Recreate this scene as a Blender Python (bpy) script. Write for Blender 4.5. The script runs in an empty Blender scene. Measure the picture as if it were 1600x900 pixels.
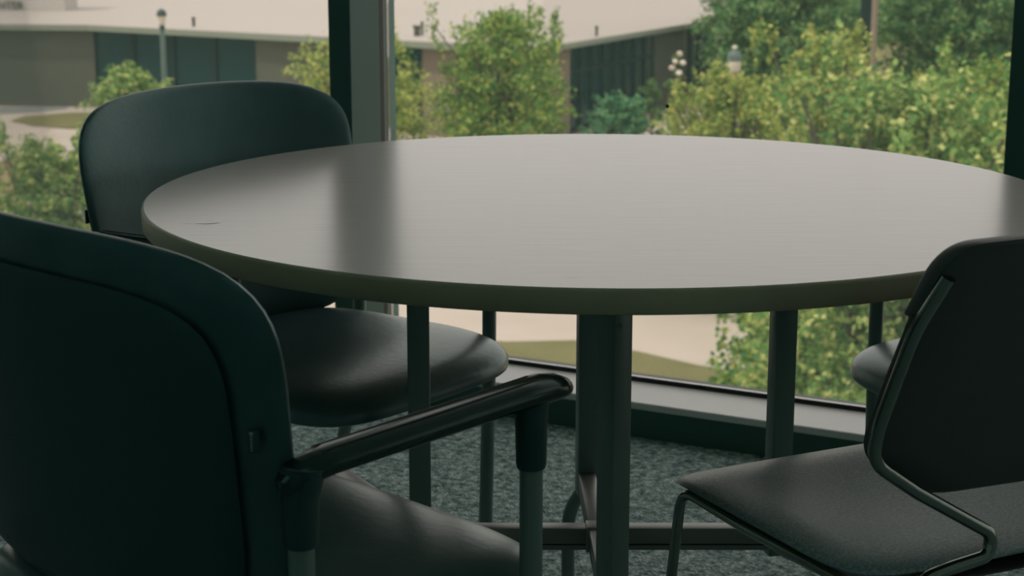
import bpy, bmesh, math, random
from mathutils import Vector, Matrix
random.seed(7)
R = math.radians
SC = bpy.context.scene
COL = SC.collection

# ------------------------------------------------------------------ camera, world, sun, exposure
F_PX = 2600.0; PITCH = R(12.55); CAM_H = 1.09
cam_d = bpy.data.cameras.new('camera'); cam = bpy.data.objects.new('camera', cam_d); COL.objects.link(cam)
cam.location = (0, 0, CAM_H); cam.rotation_euler = (math.pi/2 - PITCH, 0, 0)
cam_d.sensor_width = 36.0; cam_d.lens = 36.0*F_PX/1600.0
cam_d.clip_start = 0.02; cam_d.clip_end = 800
cam_d.dof.use_dof = True; cam_d.dof.focus_distance = 2.0; cam_d.dof.aperture_fstop = 11.0
SC.camera = cam

world = bpy.data.worlds.new('hazy_sky'); SC.world = world; world.use_nodes = True
wb = world.node_tree.nodes['Background']
wb.inputs['Color'].default_value = (0.93, 0.885, 0.85, 1); wb.inputs['Strength'].default_value = 2.2
sun_d = bpy.data.lights.new('sun', 'SUN'); sun = bpy.data.objects.new('sun', sun_d); COL.objects.link(sun)
sun_d.energy = 3.2; sun_d.angle = R(3); sun_d.color = (1.0, 0.93, 0.84)
sun.rotation_euler = Vector((0.45, 0.34, -1.0)).to_track_quat('-Z', 'Y').to_euler()
vs = SC.view_settings
vs.view_transform = 'Standard'; vs.look = 'None'; vs.gamma = 1.0; vs.use_curve_mapping = False
vs.exposure = -0.80

# ------------------------------------------------------------------ helpers
def at(px, py, d=None, z=None):
    """point of the place seen at a photo pixel, at forward distance d or at height z"""
    u = (px-800)/F_PX; v = (py-450)/F_PX
    c, s = math.cos(PITCH), math.sin(PITCH)
    D = Vector((u, c - v*s, -s - v*c))
    t = (z-CAM_H)/D.z if z is not None else d/D.y
    return D*t + Vector((0, 0, CAM_H))

def mat(name, col, rough=0.6, metal=0.0, spec=0.5, noise=None, bump=None, stint=None):
    """noise=(scale, other colour, low, high, [detail]); bump=(scale, strength, distance)"""
    m = bpy.data.materials.new(name); m.use_nodes = True
    nt = m.node_tree; b = nt.nodes['Principled BSDF']
    b.inputs['Base Color'].default_value = (*col, 1); b.inputs['Roughness'].default_value = rough
    b.inputs['Metallic'].default_value = metal; b.inputs['Specular IOR Level'].default_value = spec
    if stint: b.inputs['Specular Tint'].default_value = (*stint, 1)
    tc = nt.nodes.new('ShaderNodeTexCoord')
    if noise:
        n = nt.nodes.new('ShaderNodeTexNoise'); n.inputs['Scale'].default_value = noise[0]
        n.inputs['Detail'].default_value = noise[4] if len(noise) > 4 else 4
        nt.links.new(tc.outputs['Object'], n.inputs['Vector'])
        r = nt.nodes.new('ShaderNodeValToRGB')
        r.color_ramp.elements[0].position = noise[2]; r.color_ramp.elements[0].color = (*col, 1)
        r.color_ramp.elements[1].position = noise[3]; r.color_ramp.elements[1].color = (*noise[1], 1)
        nt.links.new(n.outputs['Fac'], r.inputs['Fac']); nt.links.new(r.outputs['Color'], b.inputs['Base Color'])
    if bump:
        n = nt.nodes.new('ShaderNodeTexNoise'); n.inputs['Scale'].default_value = bump[0]; n.inputs['Detail'].default_value = 5
        nt.links.new(tc.outputs['Object'], n.inputs['Vector'])
        bp = nt.nodes.new('ShaderNodeBump'); bp.inputs['Strength'].default_value = bump[1]; bp.inputs['Distance'].default_value = bump[2]
        nt.links.new(n.outputs['Fac'], bp.inputs['Height']); nt.links.new(bp.outputs['Normal'], b.inputs['Normal'])
    return m

def leaf_mat(name, c1, c2, c3):
    m = bpy.data.materials.new(name); m.use_nodes = True; nt = m.node_tree
    nt.nodes.remove(nt.nodes['Principled BSDF']); out = nt.nodes['Material Output']
    g = nt.nodes.new('ShaderNodeNewGeometry'); r = nt.nodes.new('ShaderNodeValToRGB')
    e = r.color_ramp.elements; e[0].color = (*c1, 1); e[0].position = 0.1; e[1].color = (*c3, 1); e[1].position = 0.95
    k = e.new(0.55); k.color = (*c2, 1)
    nt.links.new(g.outputs['Random Per Island'], r.inputs['Fac'])
    d = nt.nodes.new('ShaderNodeBsdfDiffuse'); t = nt.nodes.new('ShaderNodeBsdfTranslucent'); mx = nt.nodes.new('ShaderNodeMixShader')
    mx.inputs[0].default_value = 0.35
    for q in (d, t): nt.links.new(r.outputs['Color'], q.inputs['Color'])
    nt.links.new(d.outputs[0], mx.inputs[1]); nt.links.new(t.outputs[0], mx.inputs[2]); nt.links.new(mx.outputs[0], out.inputs['Surface'])
    return m

def glass_mat(name, tint, refl=1.0, dust=0.03):
    m = bpy.data.materials.new(name); m.use_nodes = True; nt = m.node_tree
    nt.nodes.remove(nt.nodes['Principled BSDF']); out = nt.nodes['Material Output']
    t = nt.nodes.new('ShaderNodeBsdfTransparent'); t.inputs['Color'].default_value = (*tint, 1)
    g = nt.nodes.new('ShaderNodeBsdfGlossy'); g.inputs['Roughness'].default_value = 0.02
    du = nt.nodes.new('ShaderNodeBsdfTranslucent'); du.inputs['Color'].default_value = (0.62, 0.92, 0.86, 1)
    fr = nt.nodes.new('ShaderNodeFresnel'); fr.inputs['IOR'].default_value = 1.45
    mu = nt.nodes.new('ShaderNodeMath'); mu.operation = 'MULTIPLY'; mu.inputs[1].default_value = refl
    m1 = nt.nodes.new('ShaderNodeMixShader'); m1.inputs[0].default_value = dust
    mx = nt.nodes.new('ShaderNodeMixShader')
    nt.links.new(t.outputs[0], m1.inputs[1]); nt.links.new(du.outputs[0], m1.inputs[2])
    nt.links.new(fr.outputs[0], mu.inputs[0]); nt.links.new(mu.outputs[0], mx.inputs[0])
    nt.links.new(m1.outputs[0], mx.inputs[1]); nt.links.new(g.outputs[0], mx.inputs[2]); nt.links.new(mx.outputs[0], out.inputs['Surface'])
    return m

def obj(name, bm, m, parent=None, smooth=True, label=None, cat=None, group=None, kind=None, loc=None):
    me = bpy.data.meshes.new(name); bm.normal_update(); bm.to_mesh(me); bm.free()
    if m: me.materials.append(m)
    if smooth:
        for p in me.polygons: p.use_smooth = True
        me.set_sharp_from_angle(angle=R(38))
    o = bpy.data.objects.new(name, me); COL.objects.link(o)
    if loc is not None: o.location = loc
    o.parent = parent
    tag(o, label, cat, group, kind); return o

def tag(o, label=None, cat=None, group=None, kind=None):
    if label: o['label'] = label
    if cat: o['category'] = cat
    if group: o['group'] = group
    if kind: o['kind'] = kind

def thing(name, label, cat, loc, rz=0.0, group=None):
    o = bpy.data.objects.new(name, None); COL.objects.link(o)
    o.empty_display_size = 0.1; o.location = loc; o.rotation_euler = (0, 0, rz); tag(o, label, cat, group); return o

def add_box(bm, c, s, M=None, bevel=0.0):
    r = bmesh.ops.create_cube(bm, size=1.0)
    vsx = r['verts']
    for v in vsx:
        v.co = Vector((v.co.x*s[0], v.co.y*s[1], v.co.z*s[2]))
    if bevel:
        es = list({e for v in vsx for e in v.link_edges})
        q = bmesh.ops.bevel(bm, geom=es, offset=bevel, segments=2, affect='EDGES', profile=0.5)
        vsx = list({v for f in q['faces'] for v in f.verts} | {v for v in vsx if v.is_valid})
    for v in vsx:
        p = v.co
        if M is not None: p = M @ p
        v.co = p + Vector(c)
    return vsx

def box(c, s, rz=0.0, bevel=0.0):
    bm = bmesh.new(); add_box(bm, c, s, Matrix.Rotation(rz, 3, 'Z') if rz else None, bevel); return bm

def fillet(pts, r, n=6):
    pts = [Vector(p) for p in pts]; out = [pts[0]]
    for i in range(1, len(pts)-1):
        p = pts[i]; a = pts[i-1]-p; b = pts[i+1]-p
        k = min(r, a.length*0.48, b.length*0.48)
        A = p + a.normalized()*k; B = p + b.normalized()*k
        for j in range(n+1):
            t = j/n; out.append(A*(1-t)**2 + p*2*t*(1-t) + B*t*t)
    out.append(pts[-1]); return out

def sweep(bm, pts, rad, seg=12, flat=1.0, up=None, cap=True):
    """tube through pts; rad number or list; flat = height/width ratio of the section along 'up'"""
    pts = [Vector(p) for p in pts]; n = len(pts)
    rs = rad if isinstance(rad, (list, tuple)) else [rad]*n
    rings = []; U = Vector(up) if up else None
    for i, p in enumerate(pts):
        t = (pts[min(i+1, n-1)] - pts[max(i-1, 0)]).normalized()
        if U is None: U = Vector((0, 0, 1)) if abs(t.z) < 0.9 else Vector((1, 0, 0))
        w = t.cross(U).normalized(); u = w.cross(t).normalized(); U = u
        rings.append([bm.verts.new(p + w*(math.cos(a)*rs[i]) + u*(math.sin(a)*rs[i]*flat)) for a in (2*math.pi*k/seg for k in range(seg))])
    for i in range(n-1):
        for k in range(seg):
            bm.faces.new((rings[i][k], rings[i][(k+1) % seg], rings[i+1][(k+1) % seg], rings[i+1][k]))
    if cap:
        bm.faces.new(list(reversed(rings[0]))); bm.faces.new(rings[-1])

def tube(pts, rad, seg=12, **k):
    bm = bmesh.new(); sweep(bm, pts, rad, seg, **k); bmesh.ops.recalc_face_normals(bm, faces=bm.faces); return bm

def lathe(prof, seg=24, c=(0, 0, 0)):
    bm = bmesh.new(); C = Vector(c); rings = []
    for r, z in prof:
        rings.append([bm.verts.new(C + Vector((r*math.cos(a), r*math.sin(a), z))) for a in (2*math.pi*k/seg for k in range(seg))])
    for i in range(len(rings)-1):
        for k in range(seg):
            bm.faces.new((rings[i][k], rings[i][(k+1) % seg], rings[i+1][(k+1) % seg], rings[i+1][k]))
    bm.faces.new(list(reversed(rings[0]))); bm.faces.new(rings[-1])
    bmesh.ops.recalc_face_normals(bm, faces=bm.faces); return bm

def pad(a, b, ht, hb, n=4.0, p=4.0, fn=None, seg=96, K=12):
    """cushion: superellipse outline a x b, rounded edge, heights ht above / hb below, shaped by fn(x,y,z)"""
    bm = bmesh.new(); fn = fn or (lambda x, y, z: (x, y, z)); rows = []
    angs = [2*math.pi*k/seg for k in range(seg)]
    out = []
    for t in angs:
        c, s = math.cos(t)*a, math.sin(t)*b
        k = (abs(c/a)**n + abs(s/b)**n)**(-1.0/n); out.append((c*k, s*k))
    top = []
    for side, h in ((1, ht), (-1, hb)):
        seq = range(1, K+1) if side == 1 else range(K-1, 0, -1)
        for k in seq:
            ph = k/K*math.pi/2
            r = math.sin(ph)**(2.0/p); z = side*h*max(math.cos(ph), 0.0)**(2.0/p)
            rows.append([bm.verts.new(fn(x*r, y*r, z)) for x, y in out])
    ct = bm.verts.new(fn(0, 0, ht)); cb = bm.verts.new(fn(0, 0, -hb))
    for i in range(seg):
        j = (i+1) % seg
        bm.faces.new((ct, rows[0][i], rows[0][j])); bm.faces.new((cb, rows[-1][j], rows[-1][i]))
        for q in range(len(rows)-1):
            bm.faces.new((rows[q][i], rows[q+1][i], rows[q+1][j], rows[q][j]))
    bmesh.ops.recalc_face_normals(bm, faces=bm.faces); return bm

def prism(poly, z0, z1):
    bm = bmesh.new()
    lo = [bm.verts.new((x, y, z0)) for x, y in poly]; hi = [bm.verts.new((x, y, z1)) for x, y in poly]
    n = len(poly)
    bm.faces.new(list(reversed(lo))); bm.faces.new(hi)
    for i in range(n): bm.faces.new((lo[i], lo[(i+1) % n], hi[(i+1) % n], hi[i]))
    bmesh.ops.recalc_face_normals(bm, faces=bm.faces); return bm

# ------------------------------------------------------------------ materials
M = {}
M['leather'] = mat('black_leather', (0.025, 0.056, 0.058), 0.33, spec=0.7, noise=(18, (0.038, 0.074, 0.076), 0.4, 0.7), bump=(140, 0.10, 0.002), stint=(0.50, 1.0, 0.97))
M['seatleather'] = mat('brightened_black_leather', (0.058, 0.118, 0.120), 0.30, spec=0.9, noise=(14, (0.092, 0.155, 0.158), 0.4, 0.7), bump=(90, 0.14, 0.002), stint=(0.7, 1.0, 0.98))  # same black leather, lightened: window light on the seats put into the colour
M['shell'] = mat('black_plastic_shell', (0.014, 0.042, 0.040), 0.5, stint=(0.6, 1, 0.95))
M['arm'] = mat('black_armrest', (0.008, 0.022, 0.020), 0.22, stint=(0.6, 0.95, 0.88))
M['legmetal'] = mat('grey_painted_tube', (0.15, 0.22, 0.20), 0.38, metal=0.3)
M['post'] = mat('grey_painted_post', (0.17, 0.25, 0.23), 0.40, metal=0.2, bump=(60, 0.04, 0.001))
M['rail'] = mat('grey_painted_rail', (0.22, 0.24, 0.225), 0.40, metal=0.3)
M['chrome'] = mat('dark_chrome', (0.22, 0.26, 0.235), 0.14, metal=1.0)
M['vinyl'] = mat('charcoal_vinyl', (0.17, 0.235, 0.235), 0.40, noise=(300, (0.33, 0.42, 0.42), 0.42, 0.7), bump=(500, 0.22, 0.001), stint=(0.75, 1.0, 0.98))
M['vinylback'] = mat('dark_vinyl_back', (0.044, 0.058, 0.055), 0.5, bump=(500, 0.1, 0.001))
M['label'] = mat('label_thread', (0.25, 0.29, 0.27), 0.7)
M['rubber'] = mat('black_rubber', (0.01, 0.012, 0.012), 0.6)
M['frame'] = mat('dark_bronze_frame', (0.045, 0.100, 0.088), 0.45, stint=(0.6, 1, 0.92))
M['sill'] = mat('grey_metal_sill', (0.66, 0.66, 0.655), 0.38, metal=0.1)
M['gasket'] = mat('black_gasket', (0.008, 0.014, 0.014), 0.5)
M['alu'] = mat('aluminium_bead', (0.16, 0.20, 0.19), 0.5)
M['wall'] = mat('painted_wall', (0.52, 0.67, 0.64), 0.8)
M['ceil'] = mat('ceiling_tile', (0.60, 0.73, 0.70), 0.9)
M['edge'] = mat('table_edge_band', (0.36, 0.325, 0.215), 0.45, noise=(9, (0.31, 0.28, 0.185), 0.4, 0.65))
M['scratch'] = mat('scratch_mark', (0.12, 0.12, 0.10), 0.7)
M['glass'] = glass_mat('window_glass', (0.95, 0.945, 0.93), 0.5, 0.024)
M['speck'] = mat('speck', (0.004, 0.006, 0.006), 0.8)

def table_mat():
    m = mat('pale_laminate', (0.46, 0.43, 0.40), 0.205, spec=0.65)
    nt = m.node_tree; b = nt.nodes['Principled BSDF']
    tc = nt.nodes.new('ShaderNodeTexCoord'); mp = nt.nodes.new('ShaderNodeMapping'); mp.inputs['Scale'].default_value = (2.5, 60, 1)
    n = nt.nodes.new('ShaderNodeTexNoise'); n.inputs['Scale'].default_value = 3.0; n.inputs['Detail'].default_value = 6
    r = nt.nodes.new('ShaderNodeValToRGB')
    r.color_ramp.elements[0].position = 0.35; r.color_ramp.elements[0].color = (0.50, 0.455, 0.44, 1)
    r.color_ramp.elements[1].position = 0.65; r.color_ramp.elements[1].color = (0.535, 0.487, 0.47, 1)
    nt.links.new(tc.outputs['Object'], mp.inputs['Vector']); nt.links.new(mp.outputs[0], n.inputs['Vector'])
    nt.links.new(n.outputs['Fac'], r.inputs['Fac']); nt.links.new(r.outputs[0], b.inputs['Base Color'])
    bp = nt.nodes.new('ShaderNodeBump'); bp.inputs['Strength'].default_value = 0.03; bp.inputs['Distance'].default_value = 0.001
    nt.links.new(n.outputs['Fac'], bp.inputs['Height']); nt.links.new(bp.outputs[0], b.inputs['Normal'])
    return m
M['table'] = table_mat()

def carpet_mat():
    m = mat('loop_carpet', (0.1, 0.12, 0.12), 0.95, spec=0.1)
    nt = m.node_tree; b = nt.nodes['Principled BSDF']; tc = nt.nodes.new('ShaderNodeTexCoord')
    v = nt.nodes.new('ShaderNodeTexVoronoi'); v.inputs['Scale'].default_value = 190.0
    n = nt.nodes.new('ShaderNodeTexNoise'); n.inputs['Scale'].default_value = 75.0; n.inputs['Detail'].default_value = 5; n.inputs['Roughness'].default_value = 0.75
    r = nt.nodes.new('ShaderNodeValToRGB'); e = r.color_ramp.elements
    e[0].position = 0.36; e[0].color = (0.07, 0.115, 0.115, 1); e[1].position = 0.68; e[1].color = (0.84, 0.96, 0.94, 1)
    k = e.new(0.5); k.color = (0.31, 0.43, 0.425, 1)
    for q in (v, n): nt.links.new(tc.outputs['Object'], q.inputs['Vector'])
    nt.links.new(n.outputs['Fac'], r.inputs['Fac']); nt.links.new(r.outputs[0], b.inputs['Base Color'])
    ad = nt.nodes.new('ShaderNodeMath'); ad.operation = 'ADD'
    nt.links.new(v.outputs['Distance'], ad.inputs[0]); nt.links.new(n.outputs['Fac'], ad.inputs[1])
    bp = nt.nodes.new('ShaderNodeBump'); bp.inputs['Strength'].default_value = 0.9; bp.inputs['Distance'].default_value = 0.006
    nt.links.new(ad.outputs[0], bp.inputs['Height']); nt.links.new(bp.outputs[0], b.inputs['Normal'])
    return m
M['carpet'] = carpet_mat()

def brick_mat(name, c1, c2, mortar):
    m = mat(name, c1, 0.9, spec=0.2); nt = m.node_tree; b = nt.nodes['Principled BSDF']
    tc = nt.nodes.new('ShaderNodeTexCoord'); br = nt.nodes.new('ShaderNodeTexBrick')
    mp = nt.nodes.new('ShaderNodeMapping'); mp.inputs['Rotation'].default_value = (R(90), 0, 0)
    br.inputs['Color1'].default_value = (*c1, 1); br.inputs['Color2'].default_value = (*c2, 1); br.inputs['Mortar'].default_value = (*mortar, 1)
    br.inputs['Scale'].default_value = 2.2; br.inputs['Mortar Size'].default_value = 0.02
    nt.links.new(tc.outputs['Object'], mp.inputs['Vector']); nt.links.new(mp.outputs[0], br.inputs['Vector'])
    nt.links.new(br.outputs['Color'], b.inputs['Base Color']); return m
M['brick'] = brick_mat('olive_brick', (0.085, 0.090, 0.068), (0.10, 0.104, 0.078), (0.11, 0.112, 0.088))
M['brick_pink'] = brick_mat('tan_brick', (0.18, 0.145, 0.108), (0.205, 0.165, 0.122), (0.22, 0.18, 0.138))
M['bglass'] = mat('dark_tinted_glass', (0.008, 0.030, 0.030), 0.12, spec=0.12, stint=(0.5, 1, 0.95))
M['bframe'] = mat('dark_window_frame', (0.010, 0.024, 0.024), 0.6, spec=0.1)
M['fascia'] = mat('pale_green_fascia', (0.20, 0.235, 0.18), 0.6)
M['roof_a'] = mat('white_roof_membrane', (0.43, 0.385, 0.35), 0.8, noise=(0.15, (0.415, 0.372, 0.338), 0.4, 0.7))
M['roof_b'] = mat('greyer_roof_membrane', (0.37, 0.332, 0.30), 0.8, noise=(0.15, (0.36, 0.322, 0.29), 0.4, 0.7))
M['sign'] = mat('sign_letters', (0.07, 0.08, 0.055), 0.7)
M['signwall'] = mat('pale_panel', (0.50, 0.47, 0.44), 0.8)
M['paving'] = mat('concrete_paving', (0.50, 0.43, 0.37), 0.9, noise=(0.5, (0.45, 0.385, 0.33), 0.4, 0.7), bump=(3, 0.1, 0.02))
M['road'] = mat('grey_asphalt', (0.22, 0.23, 0.22), 0.9)
M['lawn'] = mat('lawn_grass', (0.17, 0.165, 0.070), 0.95, spec=0.1, noise=(1.2, (0.215, 0.195, 0.092), 0.35, 0.7, 8), bump=(18, 0.6, 0.08))
M['soil'] = mat('mulch', (0.34, 0.235, 0.13), 0.95, noise=(2, (0.28, 0.19, 0.11), 0.4, 0.7))
M['bark'] = mat('bark', (0.10, 0.085, 0.06), 0.9, bump=(20, 0.5, 0.02))
M['lamppost'] = mat('lamp_post_paint', (0.085, 0.13, 0.115), 0.5)
M['lampcap'] = mat('lamp_cap', (0.02, 0.045, 0.04), 0.45)
M['lampglass'] = mat('lamp_lens', (0.62, 0.56, 0.46), 0.4)
M['wood'] = mat('weathered_pole', (0.24, 0.185, 0.14), 0.85)
L = {
 'yellow': leaf_mat('yellow_green_leaves', (0.14, 0.27, 0.07), (0.35, 0.43, 0.11), (0.64, 0.60, 0.20)),
 'mid': leaf_mat('mid_green_leaves', (0.08, 0.22, 0.07), (0.23, 0.38, 0.09), (0.56, 0.57, 0.15)),
 'fresh': leaf_mat('fresh_green_leaves', (0.11, 0.25, 0.08), (0.28, 0.42, 0.12), (0.64, 0.65, 0.25)),
 'dark': leaf_mat('dark_green_leaves', (0.06, 0.19, 0.085), (0.16, 0.30, 0.11), (0.33, 0.43, 0.16)),
 'blue': leaf_mat('blue_green_leaves', (0.06, 0.20, 0.105), (0.14, 0.32, 0.16), (0.24, 0.42, 0.20)),
}

# ------------------------------------------------------------------ the room (aligned with the window wall)
WD = Vector((0.887, -0.461, 0)).normalized(); ND = Vector((-WD.y, WD.x, 0))       # along the wall (right), outwards
RZ = math.atan2(WD.y, WD.x)
N0 = 3.159                                                                   # inner face of the sill
def wn(w, n, z): return WD*w + ND*n + Vector((0, 0, z))
def wbox(w0, w1, n0, n1, z0, z1, bevel=0.0):
    c = wn((w0+w1)/2, (n0+n1)/2, (z0+z1)/2)
    return box((0, 0, 0), (abs(w1-w0), abs(n1-n0), abs(z1-z0)), 0, bevel), c
def wobj(name, dims, m, parent=None, bevel=0.0, **k):
    bm, c = wbox(*dims, bevel=bevel); o = obj(name, bm, m, None, False, **k)
    o.location = c; o.rotation_euler = (0, 0, RZ)
    if parent: o.parent = parent; o.matrix_parent_inverse = parent.matrix_basis.inverted()
    return o
W0, W1, NB, NG = -6.607, 5.393, -3.2, N0 + 0.16
CEIL = 2.75
wobj('floor', (W0, W1, NB, N0+0.2, -0.2, 0), M['carpet'], kind='structure', label='grey-green speckled loop carpet floor')
wobj('ceiling', (W0, W1, NB, N0+0.2, CEIL, CEIL+0.1), M['ceil'], kind='structure', label='pale ceiling above the table')
wobj('wall_back', (W0, W1, NB-0.1, NB, 0, CEIL), M['wall'], kind='structure', label='plain wall behind the camera')
wobj('wall_left', (W0-0.1, W0, NB-0.1, N0+0.2, 0, CEIL), M['wall'], kind='structure', label='plain wall at the left end of the room')
wobj('wall_right', (W1, W1+0.1, NB-0.1, N0+0.2, 0, CEIL), M['wall'], kind='structure', label='plain wall at the right end of the room')
wobj('baseboard_window', (W0, W1, N0, N0+0.02, 0.0, 0.062), M['frame'], kind='structure', label='dark kick board under the window sill')
sill_z = 0.078
sl = wobj('trim_1', (W0, W1, N0-0.002, N0+0.154, 0.062, sill_z), M['sill'], bevel=0.003, kind='structure', label='low grey metal window sill')
wobj('trim_2', (W0, W1, N0+0.154, N0+0.185, 0.0, sill_z+0.010), M['gasket'], kind='structure', label='dark lower frame bar of the window wall')
wobj('trim_3', (W0, W1, N0+0.0, N0+0.185, CEIL-0.12, CEIL), M['frame'], kind='structure', label='dark head bar of the window wall')
mull = [-2.107 + 1.5*k for k in range(-2, 5)]
n = 4
for w in mull:
    e = bpy.data.objects.new('trim_%d' % n, None); COL.objects.link(e); e.empty_display_size = 0.1
    e.location = wn(w+0.03, N0+0.02, sill_z); e.rotation_euler = (0, 0, RZ); tag(e, 'dark vertical mullion of the window wall', None, 'window mullions', 'structure'); n += 1
    bpy.context.view_layer.update()
    wobj('mullion_box', (w, w+0.058, N0, N0+0.125, sill_z, CEIL-0.12), M['frame'], e, bevel=0.0015)
    for s in (-1, 1):
        wc = w+0.029 + s*0.029
        wobj('gasket', (min(wc, wc-s*0.02), max(wc, wc-s*0.02), N0+0.125, N0+0.14, sill_z, CEIL-0.12), M['gasket'], e)
        wobj('glazing_bead', (min(wc, wc-s*0.015), max(wc, wc-s*0.015), N0+0.14, N0+0.150, sill_z, CEIL-0.12), M['alu'], e)
    wobj('pressure_plate', (w+0.0, w+0.058, N0+0.150, N0+0.19, sill_z, CEIL-0.12), M['frame'], e)
edges = [W0] + mull + [W1]
n = 1
for i in range(len(edges)-1):
    a = edges[i] + (0.058 if i else 0); b = edges[i+1]
    if b-a < 0.1: continue
    wobj('window_%d' % n, (a, b, N0+0.155, N0+0.165, sill_z+0.0102, CEIL-0.1202), M['glass'], kind='structure', label='tall clear window pane'); n += 1
fill_m = bpy.data.materials.new('fill_panel_glow'); fill_m.use_nodes = True  # glow of the added fill panels, lifts the interior shadows
lb_ = fill_m.node_tree.nodes['Principled BSDF']; lb_.inputs['Base Color'].default_value = (0.8, 0.85, 0.82, 1)
lb_.inputs['Emission Color'].default_value = (0.60, 1.0, 0.99, 1); lb_.inputs['Emission Strength'].default_value = 0.85
for i_, w_ in enumerate((-4.6, -2.2, 0.2, 2.6)):  # unseen panels, added to brighten the dark side of the room
    for n_ in (-2.0, 0.2):
        e = thing('fill_panel', 'unseen rectangular fill panel added at the ceiling', 'added fill light', wn(w_, n_, CEIL), RZ, 'added fill panels over the room')
        obj('frame', box((0, 0, -0.01), (1.24, 0.64, 0.02), 0, 0.003), M['alu'], e, False)
        obj('glow_face', box((0, 0, -0.022), (1.18, 0.58, 0.004)), fill_m, e, False)
sp = at(1043, 166, d=3.0); tq = (N0+0.154)/(sp.to_2d().dot(ND.to_2d())); sp = Vector((sp.x*tq, sp.y*tq, CAM_H + (sp.z-CAM_H)*tq))
bm = lathe([(0.001, 0.0018), (0.003, 0.0015), (0.0042, 0.0008), (0.0042, 0)], 14)
o = obj('dirt_speck', bm, M['speck'], label='tiny black speck stuck on the window glass', cat='speck'); o.location = sp; o.rotation_euler = (R(90), 0, RZ)

# ------------------------------------------------------------------ round table
TC = Vector((0.12, 2.19, 0)); TR = 0.6; TZ = 0.735; TT = 0.0275
tb = thing('round_table', 'large round pale laminate table with grey post base by the window', 'table', TC)
prof = [(TR-0.0045, 0), (TR-0.0015, 0.0012), (TR, 0.004), (TR, TT-0.004), (TR-0.001, TT-0.0015)]
eb = lathe([(TR-0.03, 0)] + prof + [(TR-0.0025, TT-0.0006), (TR-0.03, TT-0.0006)], 192)
obj('edge_band', eb, M['edge'], tb, loc=(0, 0, TZ-TT))
obj('tabletop', lathe([(TR-0.028, -TT+0.001), (TR-0.026, -0.0006), (TR-0.0024, -0.0006), (TR-0.0032, 0.0)], 192), M['table'], tb, False, loc=(0, 0, TZ))
def loc2(p): return Vector((p.x, p.y, 0)) - TC
pA = loc2(at(655, 650, d=2.19)); pC = loc2(at(1219, 650, d=2.19)); pB = loc2(at(959, 700, d=1.95)); pD = loc2(at(917, 650, d=2.43))
rz_top = at(900, 825, d=2.18).z; rz_bot = at(900, 859, d=2.18).z; rzm = (rz_top+rz_bot)/2; rh = rz_top-rz_bot
ps = 0.030
for p, rot in ((pA, 4), (pB, 40), (pC, 12), (pD, 8)):
    obj('post', box((0, 0, (TZ-TT-0.004+rz_bot-0.008)/2), (ps, ps, TZ-TT-0.004-rz_bot+0.008), 0, 0.002), M['post'], tb, loc=p).rotation_euler = (0, 0, R(rot))
    pl = obj('mounting_plate', box((0, 0, 0), (0.085, 0.085, 0.004), 0, 0.001), M['post'], tb, loc=(p.x, p.y, TZ-TT-0.002))
    pl.rotation_euler = (0, 0, R(rot))
def rail(a, b, name='stretcher', w=0.026):
    a = Vector(a); b = Vector(b); d = b-a; mid = (a+b)/2
    o = obj(name, box((0, 0, 0), (d.length, w, rh), 0, 0.002), M['rail'], tb, loc=(mid.x, mid.y, rzm)); o.rotation_euler = (0, 0, math.atan2(d.y, d.x))
    g = obj('rail_groove', box((0, 0, 0), (d.length*0.98, w+0.0015, 0.002)), M['gasket'], o, loc=(0, 0, -rh*0.22))
c0 = (pA+pC+pB+pD)/4; c0 = Vector((pB.x*0.5+pD.x*0.5, pA.y*0.5+pC.y*0.5, 0))
rail(pA, c0 - Vector((0.013, 0, 0))); rail(c0 + Vector((0.013, 0, 0)), pC); rail(pD, c0 + Vector((0, 0.014, 0))); rail(c0 - Vector((0, 0.014, 0)), pB)
obj('hub', box((0, 0, 0), (0.034, 0.034, rh+0.004), 0, 0.002), M['rail'], tb, loc=(c0.x, c0.y, rzm))
feet = [pC + Vector((0.15, -0.26, 0)), pA + Vector((-0.15, 0.26, 0)), pD + Vector((-0.026, 0.030, 0)), pB + Vector((0.026, -0.030, 0))]
rail(pC, feet[0], 'foot_rail', 0.03); rail(pA, feet[1], 'foot_rail', 0.03)
for k, p in enumerate(feet):
    src = p if k < 2 else (pD if k == 2 else pB)
    lg = obj('leg', tube(fillet([(p.x, p.y, 0.012), (p.x, p.y, rz_bot-0.045), (src.x, src.y, rz_bot+0.006)], 0.03), 0.0105, 16), M['legmetal'], tb)
    obj('glide', lathe([(0.014, 0), (0.015, 0.003), (0.013, 0.012)], 16, (p.x, p.y, 0)), M['rubber'], lg)
sc = at(963, 510, d=1.93)
s_ = obj('screw', lathe([(0.0035, 0), (0.0030, 0.001), (0.0015, 0.0015)], 12), M['post'], tb, loc=Vector((pB.x+0.004, pB.y-0.0200, sc.z))); s_.rotation_euler = (R(90), 0, R(-5))
def scratch(pts, w):
    bm = bmesh.new(); sweep(bm, [Vector((at(x, y, z=TZ).x-TC.x, at(x, y, z=TZ).y-TC.y, TZ+0.0001)) for x, y in pts], [w*0.3]+[w]*(len(pts)-2)+[w*0.3], 6, flat=0.08)
    obj('scratch', bm, M['scratch'], tb, label='thin dark scratch mark')
scratch([(286, 350), (296, 349)], 0.0012); scratch([(306, 349.5), (320, 350), (332, 349.5), (344, 348)], 0.0013); scratch([(318, 353), (330, 354)], 0.0005)
scratch([(408, 380), (412, 380.6)], 0.001); scratch([(880, 435), (905, 434)], 0.0006)

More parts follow.
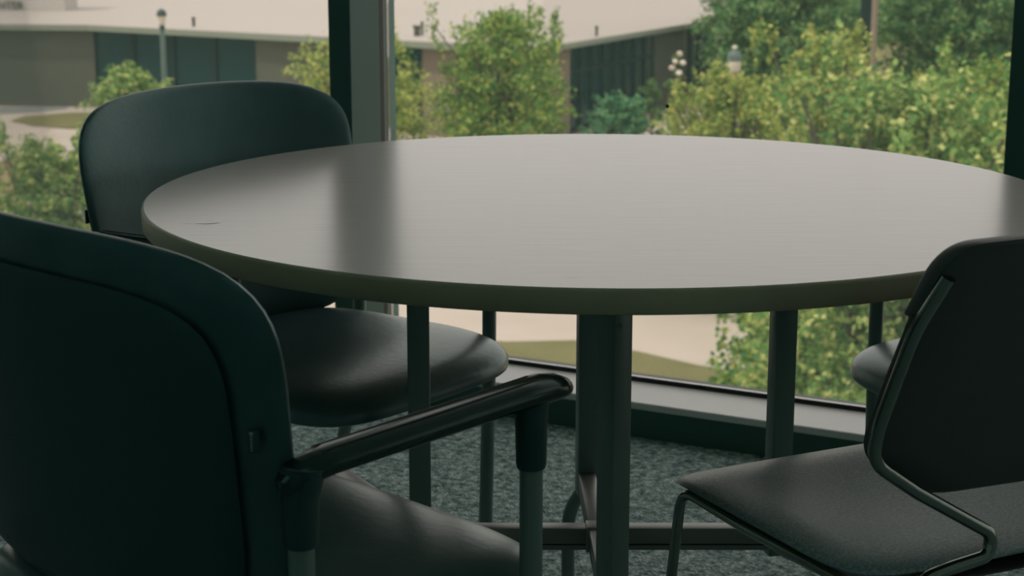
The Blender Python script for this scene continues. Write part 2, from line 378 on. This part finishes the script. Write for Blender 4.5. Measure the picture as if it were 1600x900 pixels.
# ------------------------------------------------------------------ padded armchairs
def make_armchair(label, loc, rz, group='padded armchairs around the table'):
    t = thing('armchair', label, 'chair', (loc[0], loc[1], 0), rz, group)
    def seat_fn(x, y, z):
        yy = y + 0.02
        zz = 0.430 + z
        zz += -0.010*max(0, 1-(x/0.2)**2)*max(0, 1-(yy/0.22)**2)
        if yy > 0.08: zz -= ((yy-0.08)/0.17)**2*0.014
        if yy < -0.12: zz += ((-yy-0.12)/0.1)**2*0.006
        return (x*(1+0.10*yy), yy, zz)
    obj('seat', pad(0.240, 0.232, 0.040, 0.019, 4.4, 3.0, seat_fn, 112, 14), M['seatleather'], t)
    obj('seat_pan', pad(0.19, 0.18, 0.012, 0.012, 4, 4, lambda x, y, z: (x, y-0.03, z+0.404), 64, 5), M['shell'], t)
    def back(u, v, w, off=0.0):
        u2 = u*(1.0 + 0.30*v)
        v2 = v + (0.013*(1-(u/0.27)**2)*max(0, v/0.165))
        y = -0.216 + 0.80*u2*u2 - 0.16*v2 + w + off
        return (u2, y, 0.634 + v2)
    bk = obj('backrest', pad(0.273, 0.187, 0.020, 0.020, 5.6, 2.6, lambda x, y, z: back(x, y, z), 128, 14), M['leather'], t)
    obj('back_shell', pad(0.239, 0.152, 0.009, 0.016, 5.4, 3.0, lambda x, y, z: back(x, y-0.003, z, -0.019), 112, 8), M['shell'], t)
    # sewn label on the chair's right edge
    p = Vector(back(0.250, 0.035, -0.020))
    lb = obj('sewn_label', box((0, 0, 0), (0.010, 0.003, 0.020), 0, 0.0008), M['shell'], t, loc=p + Vector((0.0075, 0.004, 0))); lb.rotation_euler = (0, 0, R(24))
    bm = bmesh.new()
    for k, h in enumerate((0.0022, 0.0012, 0.0016, 0.0010, 0.0014, 0.0016, 0.0010)):
        add_box(bm, (-0.001, -0.0018, 0.0075-k*0.0024), (0.0018 if k else 0.0034, 0.0006, h))
    obj('label_lettering', bm, M['label'], lb, False)
    AX, FP, RP, AZ = 0.281, 0.125, -0.157, 0.648
    for s in (-1, 1):
        x = s*AX
        fl = obj('leg', tube(fillet([(x, FP-0.012, 0.010), (x, FP, 0.40), (x, FP, AZ-0.045)], 0.1), 0.0113, 18), M['legmetal'], t)
        obj('glide', lathe([(0.013, 0), (0.014, 0.003), (0.012, 0.014)], 16, (x, FP-0.012, 0)), M['rubber'], fl)
        rl = obj('leg', tube(fillet([(x, RP-0.09, 0.010), (x, RP-0.012, 0.33), (x, RP, 0.42), (x, RP, AZ-0.045)], 0.12), 0.0113, 18), M['legmetal'], t)
        obj('glide', lathe([(0.013, 0), (0.014, 0.003), (0.012, 0.014)], 16, (x, RP-0.09, 0)), M['rubber'], rl)
        # armrest: oval rail with two grooves, thumb-shaped tip
        st = [(RP-0.017, -0.022, 0.006), (RP-0.014, -0.016, 0.013), (RP-0.004, -0.008, 0.018), (RP+0.03, -0.003, 0.0195), (0.0, 0.0, 0.0195), (0.10, 0.003, 0.0205), (FP+0.014, 0.004, 0.0215), (FP+0.030, 0.0025, 0.0200), (FP+0.043, 0.0, 0.0150), (FP+0.049, -0.002, 0.006)]
        bm = tube([(x, y, AZ+z) for y, z, r in st], [r for y, z, r in st], 20, flat=0.66, up=(0, 0, 1))
        ar = obj('armrest', bm, M['arm'], t)
        for gx in (-0.0075, 0.0075):
            obj('arm_groove', tube([(x+gx, RP+0.02, AZ+0.0090), (x+gx, 0.0, AZ+0.0122), (x+gx, FP, AZ+0.0165), (x+gx*0.8, FP+0.036, AZ+0.0130)], [0.0006, 0.0011, 0.0011, 0.0006], 6), M['gasket'], ar)
        obj('arm_sleeve', tube([(x, FP, AZ-0.072), (x, FP, AZ-0.067), (x, FP, AZ-0.03), (x, FP, AZ-0.003)], [0.0136, 0.0148, 0.0156, 0.0170], 18), M['shell'], ar)
        obj('arm_sleeve', tube([(x, RP, AZ-0.072), (x, RP, AZ-0.067), (x, RP, AZ-0.03), (x, RP+0.004, AZ-0.003)], [0.0136, 0.0148, 0.0165, 0.0200], 18), M['shell'], ar)
        obj('side_rail', tube(fillet([(x, FP-0.002, 0.405), (s*0.22, 0.115, 0.396), (s*0.20, -0.14, 0.388), (x, RP-0.004, 0.405)], 0.03), 0.008, 12), M['legmetal'], t)
        obj('back_support', tube(fillet([(s*0.11, -0.10, 0.382), (s*0.11, -0.232, 0.388), (s*0.11, -0.236, 0.46), (s*0.11, -0.240, 0.50)], 0.05), 0.009, 12, flat=0.7), M['shell'], t)
    obj('cross_rail', tube([(-0.205, 0.06, 0.384), (0.205, 0.06, 0.384)], 0.008, 12), M['legmetal'], t)
    return t

def facing(fx, fy): return math.atan2(-fx, fy)
make_armchair('black padded armchair nearest the camera, seen from behind', (-0.271, 1.622), R(-43.8))
make_armchair('black padded armchair beyond the table, its backrest in front of the window mullion', (-0.306, 2.458), R(-127.2))
make_armchair('black padded armchair at the far right, mostly hidden behind the stacking chair', (0.80, 2.345), R(113))

# ------------------------------------------------------------------ stacking chair with rod frame
def make_stack_chair(label, loc, rz):
    t = thing('stacking_chair', label, 'chair', (loc[0], loc[1], 0), rz)
    W, D = 0.46, 0.37
    def lp(l, f, z): return Vector((l - W/2, f - D/2, z))
    def seat_fn(x, y, z):
        f = y + D/2
        zz = 0.442 + z
        zz -= 0.012*max(0, 1-(x/0.2)**2)*max(0, 1-((y+0.03)/0.17)**2)
        if f > 0.29: zz -= ((f-0.29)/0.10)**2*0.018
        return (x*(1+0.02*y), y + 0.004, zz)
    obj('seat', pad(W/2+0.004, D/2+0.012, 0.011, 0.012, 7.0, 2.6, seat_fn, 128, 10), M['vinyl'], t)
    obj('seat_pan', pad(W/2-0.035, D/2-0.02, 0.015, 0.018, 4.0, 2.2, lambda x, y, z: (x, y-0.012, z + 0.428 - 0.012*(1-(x/0.2)**2)), 72, 7), M['rubber'], t)
    rr = 0.0064
    for s in (0, 1):
        q = lambda l, f, z: lp(l if not s else W-l, f, z)
        fr = fillet([q(-0.012, D+0.012, 0.008), q(0.006, D-0.028, 0.430), q(0.001, 0.20, 0.430), q(0.002, -0.004, 0.434), q(0.075, -0.010, 0.436)], 0.03, 8)
        o = obj('leg', tube(fr, rr, 12), M['chrome'], t, label='front leg and seat rail bent from one chrome rod')
        obj('glide', lathe([(0.009, 0), (0.009, 0.006), (0.007, 0.014)], 12, q(-0.012, D+0.012, 0)), M['rubber'], o)
        rr_pts = fillet([q(0.030, -0.085, 0.008), q(0.046, -0.030, 0.418), q(0.066, -0.020, 0.440), q(0.105, -0.017, 0.444)], 0.03, 8)[:-1] + \
                 fillet([q(0.105, -0.017, 0.444), q(0.156, -0.014, 0.447), q(0.160, -0.012, 0.470), q(0.060, -0.010, 0.530)], 0.030, 10)[:-1] + \
                 fillet([q(0.060, -0.010, 0.530), q(0.010, -0.002, 0.566), q(0.003, -0.016, 0.604), q(0.000, -0.066, 0.715), q(0.012, -0.094, 0.770)], 0.022, 8)
        o = obj('leg', tube(rr_pts, rr+0.0006, 12), M['chrome'], t, label='rear leg running up into the back frame, chrome rod')
        obj('glide', lathe([(0.009, 0), (0.009, 0.006), (0.007, 0.014)], 12, q(0.030, -0.085, 0)), M['rubber'], o)
        obj('stop', box(q(0.030, 0.30, 0.424), (0.022, 0.03, 0.012), 0, 0.003), M['rubber'], t)
    # backrest panel: rounded top, chamfered lower corners, leaning back
    def outline():
        L_ = fillet([Vector((W/2, 0.503, 0)), Vector((0.090, 0.507, 0)), Vector((0.012, 0.570, 0)), Vector((0.008, 0.62, 0)), Vector((0.006, 0.725, 0)), Vector((-0.001, 0.727, 0)), Vector((0.006, 0.802, 0)), Vector((W/2, 0.806, 0))], 0.06, 8)
        return L_
    left = outline(); right = [Vector((W-p.x, p.y, 0)) for p in reversed(left[1:-1])]
    ring = left + right
    def bp(p, th):
        l, z = p.x, p.y
        x = l - W/2
        f = -(z-0.59)*0.47 + 0.25*x*x - 0.006
        return lp(l, f + th, z)
    bm = bmesh.new(); rows = []
    for inset, th in ((0.97, -0.0115), (0.992, -0.0098), (1.0, -0.006), (1.0, 0.006), (0.992, 0.0098), (0.97, 0.0115)):
        rows.append([bm.verts.new(bp(Vector((W/2+(p.x-W/2)*inset, 0.68+(p.y-0.68)*inset, 0)), th)) for p in ring])
    m_ = len(ring)
    for a in range(len(rows)-1):
        for i in range(m_): bm.faces.new((rows[a][i], rows[a][(i+1) % m_], rows[a+1][(i+1) % m_], rows[a+1][i]))
    # front/back skins as strips left<->right
    nl = len(left)
    for row, flip in ((rows[0], 0), (rows[-1], 1)):
        Lr = row[:nl]; Rr = [row[0]] + list(reversed(row[nl:])) + [row[nl-1]]
        C = 8
        grid = []
        for i in range(nl):
            a, b = Lr[i], Rr[i]
            if a is b: grid.append([a]*(C+1)); continue
            line = [a]
            base_p = None
            for k in range(1, C):
                s_ = k/C; c = a.co.lerp(b.co, s_); x = c.x
                xe = a.co.x; c.y += 0.25*(x*x - xe*xe); line.append(bm.verts.new(c))
            line.append(b); grid.append(line)
        for i in range(nl-1):
            for k in range(C):
                vs4 = []
                for v in (grid[i][k], grid[i][k+1], grid[i+1][k+1], grid[i+1][k]):
                    if v not in vs4: vs4.append(v)
                if len(vs4) >= 3:
                    try: bm.faces.new(vs4)
                    except ValueError: pass
    bmesh.ops.recalc_face_normals(bm, faces=bm.faces)
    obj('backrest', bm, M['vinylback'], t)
    return t
make_stack_chair('charcoal stacking chair with chrome rod frame, cut off at the right edge', (0.471, 1.8275), facing(-0.44, 0.90))

# ------------------------------------------------------------------ courtyard below the window
GZ = -5.91
def gpt(px, py): p = at(px, py, z=GZ); return (p.x, p.y)
def slab(name, poly, m, z0, z1, label, kind='structure', **k): return obj(name, prism(poly, z0, z1), m, smooth=False, label=label, kind=kind, **k)
slab('courtyard_paving', [(-120, 8), (120, 8), (120, 260), (-120, 260)], M['paving'], GZ-0.3, GZ, 'pale concrete paving of the courtyard')
slab('near_lawn', [gpt(560, 520), gpt(790, 537), gpt(900, 535), gpt(1000, 553), gpt(1090, 574), gpt(1500, 640), (22, 9), (-22, 9), gpt(200, 500)], M['lawn'], GZ-0.05, GZ+0.04, 'olive lawn strip below the window')
slab('side_lawn', [(6.9, 31), (70, 31), (70, 170), (24, 170), (11.5, 76), (9.4, 66), (7.6, 48)], M['lawn'], GZ-0.05, GZ+0.04, 'olive lawn under the trees at the right')
slab('island_lawn', [gpt(18, 190), gpt(40, 183), gpt(110, 178), gpt(260, 178), gpt(260, 206), gpt(110, 202), gpt(50, 197)], M['lawn'], GZ-0.05, GZ+0.05, 'pointed lawn island in the paving')
slab('access_road', [gpt(-200, 172), gpt(105, 166), gpt(105, 170), gpt(60, 176), gpt(-200, 188)], M['road'], GZ-0.05, GZ+0.015, 'grey roadway in front of the brick wing')
slab('mulch_bed', [gpt(-160, 252), gpt(30, 252), gpt(60, 268), gpt(40, 300), gpt(-160, 300)], M['soil'], GZ-0.05, GZ+0.03, 'tan mulch bed at the left')

# ------------------------------------------------------------------ low brick building with a flat pale roof
EZ = -2.86
K0 = at(845, 77, d=52.0); K0 = Vector((K0.x, K0.y)); KL = Vector((-15.7, 63.0)); KR = Vector((0.9+7.26*1.08, 52+15*1.08)); KW = Vector((-40, 65.5))
bd = thing('low_building', 'low brick building with dark windows and a wide flat pale roof', 'building', (K0.x, K0.y, GZ))
bpos = Vector((K0.x, K0.y, GZ))
def face_piece(name, P, Q, t0, t1, z0, z1, m, off=0.0, th=0.25, parent=None, bevel=0):
    """box standing on the facade P->Q between fractions t0..t1; off = set forward towards the courtyard"""
    d = (Q-P); ln = d.length; dn = d.normalized(); nn = Vector((dn.y, -dn.x))
    if nn.y > 0: nn = -nn
    c = P + dn*(ln*(t0+t1)/2) + nn*(off - th/2)
    o = obj(name, box((0, 0, 0), (ln*abs(t1-t0), th, z1-z0), 0, bevel), m, None, False)
    o.location = Vector((c.x, c.y, (z0+z1)/2)); o.rotation_euler = (0, 0, math.atan2(dn.y, dn.x))
    if parent is bd: o.parent = bd; o.location -= bpos
    elif parent is not None:
        o.parent = parent; o.matrix_parent_inverse = (Matrix.Translation(bpos) @ Matrix.LocRotScale(parent.location, parent.rotation_euler, None)).inverted()
    return o
def frac(P, Q, px):
    """fraction along the facade where the sight line of pixel column px meets it"""
    a = at(px, 100, d=1.0); s = a.x/a.y
    d = Q-P; return (P.x - s*P.y)/(s*d.y - d.x)
FT = EZ - 0.02
def glazing(P, Q, t0, t1, n, z0, z1, transom=None):
    for i in range(n):
        a = t0 + (t1-t0)*i/n; b = t0 + (t1-t0)*(i+1)/n; g = (t1-t0)/n*0.06
        wdw = face_piece('window', P, Q, a, b, z0, z1, M['bframe'], -0.12, 0.10, bd)
        face_piece('pane', P, Q, a+g, b-g, z0+0.06, z1-0.06, M['bglass'], -0.105, 0.04, wdw)
        face_piece('mullion', P, Q, a-g*1.3, a+g*1.3, z0, z1, M['bframe'], -0.02, 0.10, wdw)
        if transom: face_piece('transom', P, Q, a+g, b-g, transom-0.05, transom+0.05, M['bframe'], -0.05, 0.06, wdw)
# left face
fl = lambda px: frac(K0, KL, px)
face_piece('brick_pier', K0, KL, 0.0, fl(760), GZ, FT, M['brick_pink'], 0, 0.3, bd)
glazing(K0, KL, fl(760), fl(712), 2, GZ+0.2, FT)
face_piece('brick_pier', K0, KL, fl(712), fl(660), GZ, FT, M['brick_pink'], 0, 0.3, bd)
glazing(K0, KL, fl(660), fl(600), 2, GZ+0.2, FT)
face_piece('brick_pier', K0, KL, fl(600), fl(400), GZ, FT, M['brick'], 0, 0.3, bd)
glazing(K0, KL, fl(400), fl(145), 4, GZ+0.2, FT)
face_piece('brick_wall', KL, KW, 0.0, 1.0, GZ, FT, M['brick'], 0, 0.3, bd)
# right face
fr_ = lambda px: frac(K0, KR, px)
face_piece('brick_pier', K0, KR, 0.0, fr_(891), GZ, FT, M['brick_pink'], 0, 0.3, bd)
glazing(K0, KR, fr_(891), fr_(1025), 8, GZ+0.2, FT, GZ+2.1)
face_piece('brick_pier', K0, KR, fr_(1025), fr_(1068), GZ, FT, M['brick'], 0, 0.3, bd)
glazing(K0, KR, fr_(1068), fr_(1120), 4, GZ+0.2, FT)
# flat roof, two membranes, with a thin fascia
def roofpoly(poly): return [(x-K0.x, y-K0.y) for x, y in poly]
nl_ = Vector((-0.25, -0.45)); 
RL = [(K0.x, K0.y-0.4), (KL.x-0.1, KL.y-0.4), (KW.x, KW.y-0.4), (-60, 150), (K0.x*150/K0.y*1.0+0.3, 150)]
RR = [(K0.x, K0.y-0.4), (K0.x*150/K0.y*1.0+0.3, 150), (0.1235*150, 150), (KR.x+0.4, KR.y)]
ra = obj('roof', prism(roofpoly(RL), EZ-GZ-0.02, EZ-GZ+0.06), M['roof_a'], bd, False, label='bright pale roof membrane')
rb = obj('roof', prism(roofpoly(RR), EZ-GZ-0.02, EZ-GZ+0.06), M['roof_b'], bd, False, label='slightly greyer roof membrane')
face_piece('fascia', K0, KL, -0.01, 1.0, EZ-0.16, EZ+0.03, M['fascia'], 0.45, 0.1, bd)
face_piece('fascia', KL, KW, 0, 1.0, EZ-0.16, EZ+0.03, M['fascia'], 0.45, 0.1, bd)
face_piece('fascia', K0, KR, -0.01, 1.0, EZ-0.12, EZ+0.03, M['fascia'], 0.30, 0.1, bd)
def vent(px, py, d, w, h, cap):
    p = at(px, py, d=d); p.z = EZ+0.05
    bm = bmesh.new(); add_box(bm, (0, 0, h*0.42), (w*0.7, w*0.7, h*0.84)); add_box(bm, (0, 0, h*0.92), (w, w, h*0.16))
    obj('roof_vent', bm, M['bframe'] if not cap else M['brick'], bd, False, loc=p - bpos)
vent(303, 45, 61.5, 0.13, 0.34, 0); vent(652, 66, 56.5, 0.30, 0.36, 1); vent(660, 66, 57, 0.10, 0.46, 0); vent(932, 62, 56.5, 0.11, 0.34, 0)
# raised block on the roof with a lettered sign band
S0 = at(-260, 20, d=73); S1 = at(104, 20, d=72)
sd = (S1-S0); sang = math.atan2(sd.y, sd.x)
sb = thing('sign_block', 'pale raised roof block with dark capital letters at the upper left', 'sign', (((S0+S1)/2).x, ((S0+S1)/2).y + 0.8, EZ+0.061), sang)
obj('panel', box((0, 0, 1.6), (sd.xy.length, 1.6, 3.2)), M['signwall'], sb, False)
tx = bpy.data.curves.new('sign_text', 'FONT'); tx.body = 'CENTER'; tx.size = 0.46; tx.extrude = 0.02; tx.align_x = 'RIGHT'
to = bpy.data.objects.new('tmp_text', tx); COL.objects.link(to)
bpy.context.view_layer.update()
me = bpy.data.meshes.new_from_object(to.evaluated_get(bpy.context.evaluated_depsgraph_get())); bpy.data.objects.remove(to)
me.materials.append(M['sign']); lt = bpy.data.objects.new('sign_lettering', me); COL.objects.link(lt); lt.parent = sb
pt = at(38, 14.5, d=72.0)
lt.location = (sd.xy.length/2 - (S1.xy-pt.xy).length, -0.83, max(0.05, pt.z-EZ-0.06)); lt.rotation_euler = (R(90), 0, 0)

# ------------------------------------------------------------------ lamp posts and pole
def lamp(px, pytop, d, label, white=False):
    p = at(px, pytop, d=d); H = p.z - GZ
    t = thing('lamp_post', label, 'street lamp', (p.x, p.y, GZ))
    obj('pole', lathe([(0.16, 0), (0.16, 0.25), (0.085, 0.32), (0.075, H-0.75), (0.065, H-0.62)], 14), M['lamppost'], t)
    obj('neck', lathe([(0.055, H-0.62), (0.09, H-0.52), (0.06, H-0.44)], 14), M['lampcap'], t)
    obj('lens', lathe([(0.075, H-0.44), (0.125, H-0.22), (0.13, H-0.18)] if not white else [(0.10, H-0.44), (0.13, H-0.40), (0.13, H-0.24), (0.09, H-0.2)], 14), M['lampglass'], t)
    obj('cap', lathe([(0.14, H-0.20), (0.145, H-0.12), (0.11, H-0.05), (0.05, H-0.01), (0.02, H+0.01)], 14), M['lampcap'] if not white else M['lamppost'], t)
    if white: obj('finial', lathe([(0.03, H), (0.055, H+0.03), (0.055, H+0.06), (0.02, H+0.09)], 12), M['lampglass'], t)
lamp(252, 14, 48, 'dark-capped lamp post in front of the dark glass')
lamp(1148, 78, 33, 'lamp post with a white lantern among the right trees', True)
pp = at(1367, 20, d=53)
ut = thing('utility_pole', 'brown upright pole between the far right trees', 'pole', (pp.x, pp.y, GZ))
obj('shaft', lathe([(0.11, 0), (0.10, 6.0), (0.09, 9.5)], 12), M['wood'], ut)
pp2 = at(1354, 20, d=54.5)
ck = thing('chimney', 'dark narrow chimney stack beside the brown pole', 'chimney', (pp2.x, pp2.y, GZ))
obj('stack', box((0, 0, 4.4), (0.34, 0.34, 8.8)), M['bframe'], ck, False)
obj('stack_cap', box((0, 0, 8.9), (0.44, 0.44, 0.2)), M['lamppost'], ck, False)

# ------------------------------------------------------------------ trees and shrubs
def leaf(bm, p, nrm, size):
    a = nrm.orthogonal().normalized(); a.rotate(Matrix.Rotation(random.uniform(0, 6.28), 3, nrm)); b = nrm.cross(a)
    L_, w = size*random.uniform(0.7, 1.3), size*random.uniform(0.32, 0.5)
    q = nrm*(size*0.18)
    bm_v = [p - a*L_*0.5, p + b*w - q*0, p + a*L_*0.5 - q, p - b*w - q*0]
    return bm_v

def foliage(name, blobs, count, size, m, parent, upward=0.35):
    """blobs: (x,y,z, rx,ry,rz) lumps; each lump throws out leafy twigs, leaves sit along the twigs"""
    verts = []; faces = []
    tw = []
    for b in blobs:
        for k in range(11):
            v = Vector((random.gauss(0, 1), random.gauss(0, 1), random.gauss(0, 1)+upward)).normalized()
            tw.append((b, v, random.uniform(0.85, 1.45), b[3]*b[5]))
    wts = [q[3]*q[2] for q in tw]
    for b, v, ln, _ in random.choices(tw, wts, k=count):
        r = ln*random.uniform(0.25, 1.0)**0.6
        sp_ = 0.15
        p = Vector((b[0] + (v.x*r+random.gauss(0, sp_))*b[3], b[1] + (v.y*r+random.gauss(0, sp_))*b[4], b[2] + (v.z*r+random.gauss(0, sp_))*b[5]))
        nrm = (v*0.5 + Vector((random.gauss(0, 0.6), random.gauss(0, 0.6), random.gauss(0, 0.6)+0.55))).normalized()
        q = leaf(None, p, nrm, size); i = len(verts); verts += q; faces.append((i, i+1, i+2, i+3))
    me = bpy.data.meshes.new(name); me.from_pydata(verts, [], faces); me.materials.append(m)
    o = bpy.data.objects.new(name, me); COL.objects.link(o); o.parent = parent; o['kind'] = 'stuff'; return o

def tree(name, label, cat, px, d, top_py, width_px, m, n_blobs, count, size, shape='round', base_frac=0.25, group=None, depth=1.0, spikes=0, trunk=True, low=None):
    top = at(px, top_py, d=d); Hh = top.z - GZ; Rw = width_px/F_PX*d/2
    t = thing(name, label, cat, (top.x, top.y, GZ), 0, group)
    zb = Hh*base_frac if low is None else low
    blobs = []
    for i in range(n_blobs):
        f = (i+0.5)/n_blobs
        z = zb + (Hh-zb)*f
        if shape == 'round': prof = math.sin(math.pi*(0.15+0.75*f))**0.7
        elif shape == 'vase': prof = (0.45+0.55*math.sin(math.pi*min(1, f*0.95+0.08)))
        elif shape == 'dome': prof = math.cos(math.pi/2*f*0.92)**0.6
        else: prof = 0.9
        an = i*2.399963; rr = Rw*prof*random.uniform(0.35, 0.78)*(0.55 if f > 0.85 else 1)
        br = Rw*random.uniform(0.24, 0.38)*(0.7 if f > 0.85 else 1)
        blobs.append((math.cos(an)*rr, math.sin(an)*rr*depth, min(z, Hh-br*0.8), br, br, br*random.uniform(0.6, 0.95)))
    for i in range(spikes):
        an = random.uniform(0, 6.28); rr = Rw*random.uniform(0.1, 0.95); h = random.uniform(0.25, 0.55)*Rw
        blobs.append((math.cos(an)*rr, math.sin(an)*rr*depth, Hh*random.uniform(0.75, 0.98), Rw*0.07, Rw*0.07, h*0.6))
    foliage('foliage', blobs, count, size, m, t)
    if trunk:
        bm = bmesh.new(); r0 = 0.03*Hh*0.5+0.03
        sweep(bm, [(0, 0, 0), (0.03, 0, zb), (0, 0.04, Hh*0.75)], [r0, r0*0.75, r0*0.25], 8)
        for b in blobs[::2]:
            z0 = zb + (b[2]-zb)*0.35
            sweep(bm, [(0, 0, z0), (b[0]*0.5, b[1]*0.5, (z0+b[2])/2+0.1), (b[0], b[1], b[2])], [r0*0.4, r0*0.28, r0*0.12], 5)
        obj('trunk', bm, M['bark'], t)
    return t
tree('courtyard_tree', 'full vase-shaped tree standing alone in the middle of the courtyard', 'tree', 786, 42, 18, 250, L['mid'], 66, 21000, 0.10, 'vase', 0.08, spikes=10)
tree('courtyard_tree', 'yellow-green tree partly hidden behind the window mullion', 'tree', 556, 40, 66, 265, L['yellow'], 46, 13000, 0.10, 'round', 0.10, spikes=6)
tree('courtyard_shrub', 'rounded shrub in front of the brick wing, above the far chair', 'shrub', 205, 41, 100, 200, L['fresh'], 34, 9000, 0.10, 'dome', 0.05)
tree('courtyard_shrub', 'leafy shrub at the lower left of the window', 'shrub', 75, 24, 225, 330, L['fresh'], 60, 18000, 0.085, 'dome', 0.03, spikes=16)
tree('courtyard_shrub', 'round blue-green shrub by the window row of the brick building', 'shrub', 965, 50, 148, 118, L['blue'], 26, 6000, 0.11, 'dome', 0.03)
tree('courtyard_shrub', 'small green shrub against the brick pier', 'shrub', 1018, 54, 124, 55, L['dark'], 12, 2500, 0.11, 'dome', 0.03)
tree('courtyard_tree', 'low spreading yellow-green tree left of the big right tree', 'tree', 1142, 30, 112, 275, L['yellow'], 60, 19000, 0.085, 'dome', 0.12, spikes=18)
tree('courtyard_tree', 'bright yellow-tipped tree in front of the dark far tree', 'tree', 1300, 24, 48, 300, L['yellow'], 50, 17000, 0.075, 'round', 0.15, spikes=18)
tree('courtyard_tree', 'large leafy tree close to the window at the right', 'tree', 1420, 15.5, 118, 520, L['fresh'], 90, 30000, 0.078, 'flat', 0.2, spikes=40, depth=0.7)
tree('courtyard_tree', 'pale green tree against the right window mullion', 'tree', 1545, 31, 95, 330, L['mid'], 46, 13000, 0.09, 'round', 0.08, spikes=10)
tree('courtyard_shrub', 'leafy shrub seen under the tabletop between the table posts', 'shrub', 1250, 20.5, 478, 360, L['mid'], 44, 15000, 0.095, 'dome', 0.05, spikes=8)
tree('far_tree', 'dark broad tree beyond the roof at the upper right', 'tree', 1234, 61, -70, 265, L['dark'], 70, 28000, 0.17, 'round', 0.12)
tree('far_tree', 'hazy green tree at the far upper right corner', 'tree', 1500, 66, -60, 290, L['dark'], 60, 22000, 0.19, 'round', 0.10)
tree('far_tree', 'hazy tree filling the gap beside the brown pole', 'tree', 1385, 100, -10, 200, L['blue'], 36, 9000, 0.27, 'round', 0.1)
tree('far_tree', 'hazy tree past the right mullion', 'tree', 1800, 66, -60, 270, L['dark'], 30, 8000, 0.20, 'round', 0.1)
# white-flowered shrub
fs = tree('flowering_shrub', 'thin dark shrub with white blossoms beside the brick pier', 'shrub', 1056, 38, 80, 42, L['dark'], 12, 1600, 0.10, 'round', 0.1)
for (x, y) in ((1050, 106), (1061, 114), (1062, 84), (1055, 96), (1067, 98)):
    p = at(x, y, d=37.4)
    b = obj('blossom', pad(0.075, 0.065, 0.04, 0.03, 2.2, 2.2, None, 12, 3), M['lampglass'], fs, loc=p - fs.location)
    b.rotation_euler = (R(60), 0, random.uniform(0, 3))
